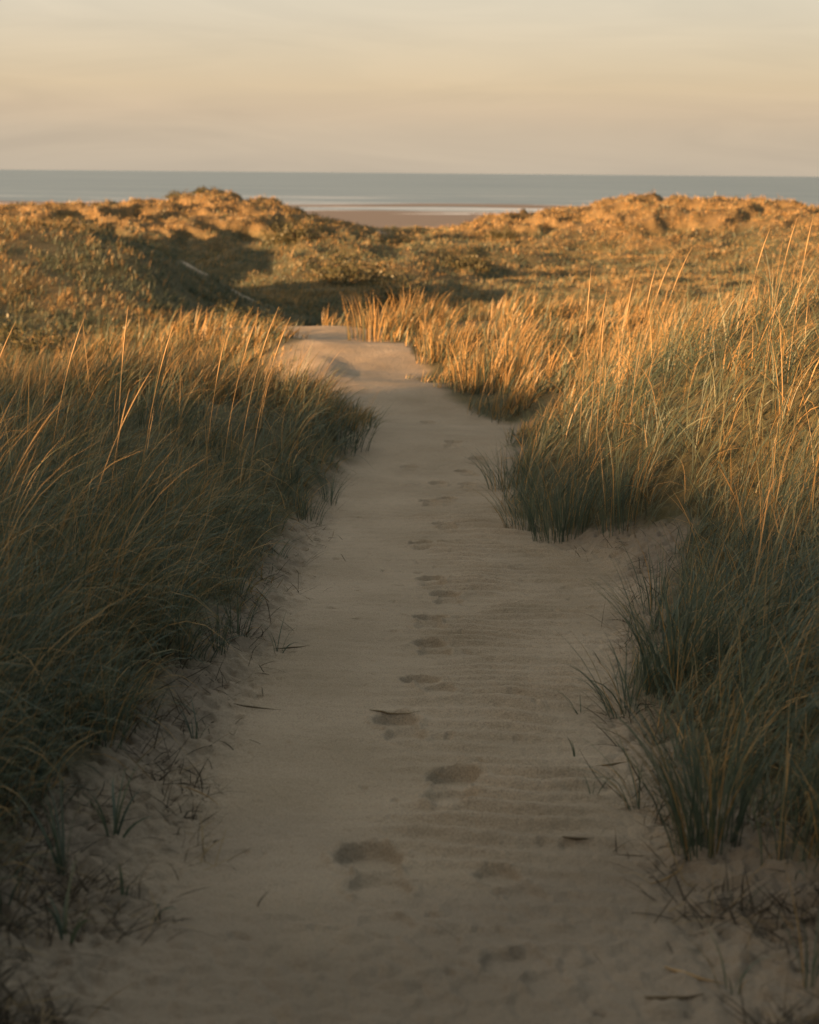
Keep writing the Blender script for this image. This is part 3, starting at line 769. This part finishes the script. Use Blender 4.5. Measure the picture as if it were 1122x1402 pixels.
fallen('dark straight stem reaching over the path from the left slope', 352, 972, 0.16, -0.15, 0.1, M_LITTER, 0.003)
fallen('thin dark stem on the left edge of the path beside the crossed blades', 402, 888, 0.15, 0.5, 0.3, M_LITTER, 0.003)
fallen('pale straw flat on the left slope under the bank', 190, 905, 0.22, -0.2, 0.2, M_STRAW, 0.0025)
fallen('thick dark stem half buried in the bottom right slope', 925, 1368, 0.12, 0.1, 0.3, M_LITTER, 0.005)

# loose dead grass over the margins
def litter():
    n = 70000
    x, y = field_sample(n, -17, 17, 2.7, 16, 0.3)
    d = np.clip(y, -9.9, 59.9)
    eo = np.maximum(x_left(d) - x, x - x_right(d))
    eg = np.maximum(g_left(d) - x, x - g_right(d))
    pr = sm(-0.06, 0.16, eo + 0.15 * fbm(x, y, 0.3, 2, 71.)) * (1 - sm(0.1, 0.6, eg)) * np.clip(0.35 + 1.3 * fbm(x, y, 0.35, 2, 44.0), 0.05, 1)
    pr = np.maximum(pr, 0.0006)
    k = rng.uniform(0, 1, n) < pr * 0.95
    x, y = x[k], y[k]; n = len(x)
    z = height(x, y) + detail(x, y) + 0.002
    L = rng.uniform(0.03, 0.16, n); w = rng.uniform(0.002, 0.0045, n)
    V, Fq, T = blades(np.stack([x, y, z], 1), L, w, rng.uniform(-3.14, 3.14, n), rng.uniform(0.7, 1.55, n), rng.uniform(-0.1, 0.8, n), np.where(rng.uniform(0, 1, n) < 0.15, 0.9, rng.uniform(0, 0.6, n)), 5, 0, rng, 0.2)
    tag(mesh_obj('grass_litter', V, Fq, M_LITTER, {'tint': T}), 'dead grass scraps strewn over the sandy margins of the path', 'litter', None, 'stuff')
    print('litter', n)
litter()

# ------------------------------------------------------------------ low shrubs on the dunes
def shrub(label, px, d, w, h, group='low dark shrubs on the dunes', dz=0.0, n=1700):
    r = np.random.default_rng(int(px * 11 + d))
    xx = ray(px, 300)[0] * d
    p = np.array([xx, d, float(height(xx, d))])
    root = bpy.data.objects.new('dune_shrub', None); root.empty_display_size = 0.2
    COL.objects.link(root); root.location = p
    tag(root, label, 'shrub', group)
    dirs = r.normal(size=(n, 3)); dirs[:, 2] = np.abs(dirs[:, 2]); dirs /= np.linalg.norm(dirs, axis=1, keepdims=True)
    q = r.uniform(0.25, 1.0, n) ** 0.5
    lob = 1 + 0.35 * np.sin(3 * np.arctan2(dirs[:, 1], dirs[:, 0]) + px) * (0.4 + dirs[:, 2]) + r.normal(0, 0.10, n)
    c = dirs * (q * lob)[:, None] * np.array([w / 2, w / 2, h])
    s = 0.018 * w / 2 * r.uniform(1.0, 2.6, n) + 0.014
    a = r.normal(size=(n, 3)); a /= np.linalg.norm(a, axis=1, keepdims=True)
    b = np.cross(a, r.normal(size=(n, 3))); b /= np.linalg.norm(b, axis=1, keepdims=True)
    V = np.stack([c - a * s[:, None], c - b * (s * 0.55)[:, None], c + a * s[:, None], c + b * (s * 0.55)[:, None]], 1).reshape(-1, 3)
    mesh_obj('foliage', V, np.arange(4 * n).reshape(n, 4), M_SHRUB, {'tint': np.repeat(r.uniform(0, 1, n), 4)}, parent=root, smooth=False)
    VV, FF_, o = [], [], 0
    for k in range(6):
        e = c[r.integers(0, n)]
        P = np.stack([np.linspace(0, e[j], 5) for j in range(3)], 1); P[1:4, :2] *= 0.75; P[0, 2] = -0.05
        v, f = tube(P, np.linspace(0.03, 0.01, 5), 5)
        VV.append(v); FF_.append(f + o); o += len(v)
    V = np.concatenate(VV)
    mesh_obj('stems', V, np.concatenate(FF_), M_TWIG, {'tint': np.full(len(V), 0.5)}, parent=root)
for lab, px, d, w, h in [
    ('round dark shrub leftmost on the crest of the left hill against the sea', 78, 62, 1.2, 0.55),
    ('second shrub on the left hill crest, right of the leftmost one', 112, 62, 1.3, 0.55),
    ('third shrub on the left hill crest where it meets the far dune', 148, 63, 1.3, 0.5),
    ('shrub topping the far left dune at its left shoulder', 246, 124, 2.2, 0.42),
    ('shrub on the summit of the far left dune', 284, 126, 2.4, 0.42),
    ('round dark shrub in the gap between the dunes below the beach', 520, 98, 2.6, 1.0),
    ('smaller shrub right of the one in the gap between the dunes', 556, 99, 2.0, 0.7),
    ('dark shrub on the shoulder of the middle dune', 402, 84, 3.0, 1.0),
    ('wide dark shrub low on the front of the middle dune', 478, 74, 3.6, 1.2),
    ('dark shrub on the valley floor under the middle dune', 545, 64, 2.6, 0.9),
    ('dark shrub left of the sandy track in the hollow', 190, 47, 2.0, 0.8),
    ('shrub right of the sandy track in the hollow', 322, 52, 2.4, 0.8),
    ('dark shrub at the left picture edge below the hill', 20, 44, 2.4, 0.9),
    ('shrub at the foot of the right dune', 640, 82, 2.6, 0.8),
    ('shrub on the left shoulder of the right dune', 690, 104, 2.0, 0.6),
    ('shrub on the top of the right dune', 862, 117, 2.2, 0.7),
    ('shrub on the far right of the right dune crest', 985, 112, 2.6, 0.8)]:
    shrub(lab, px, d, w, h)
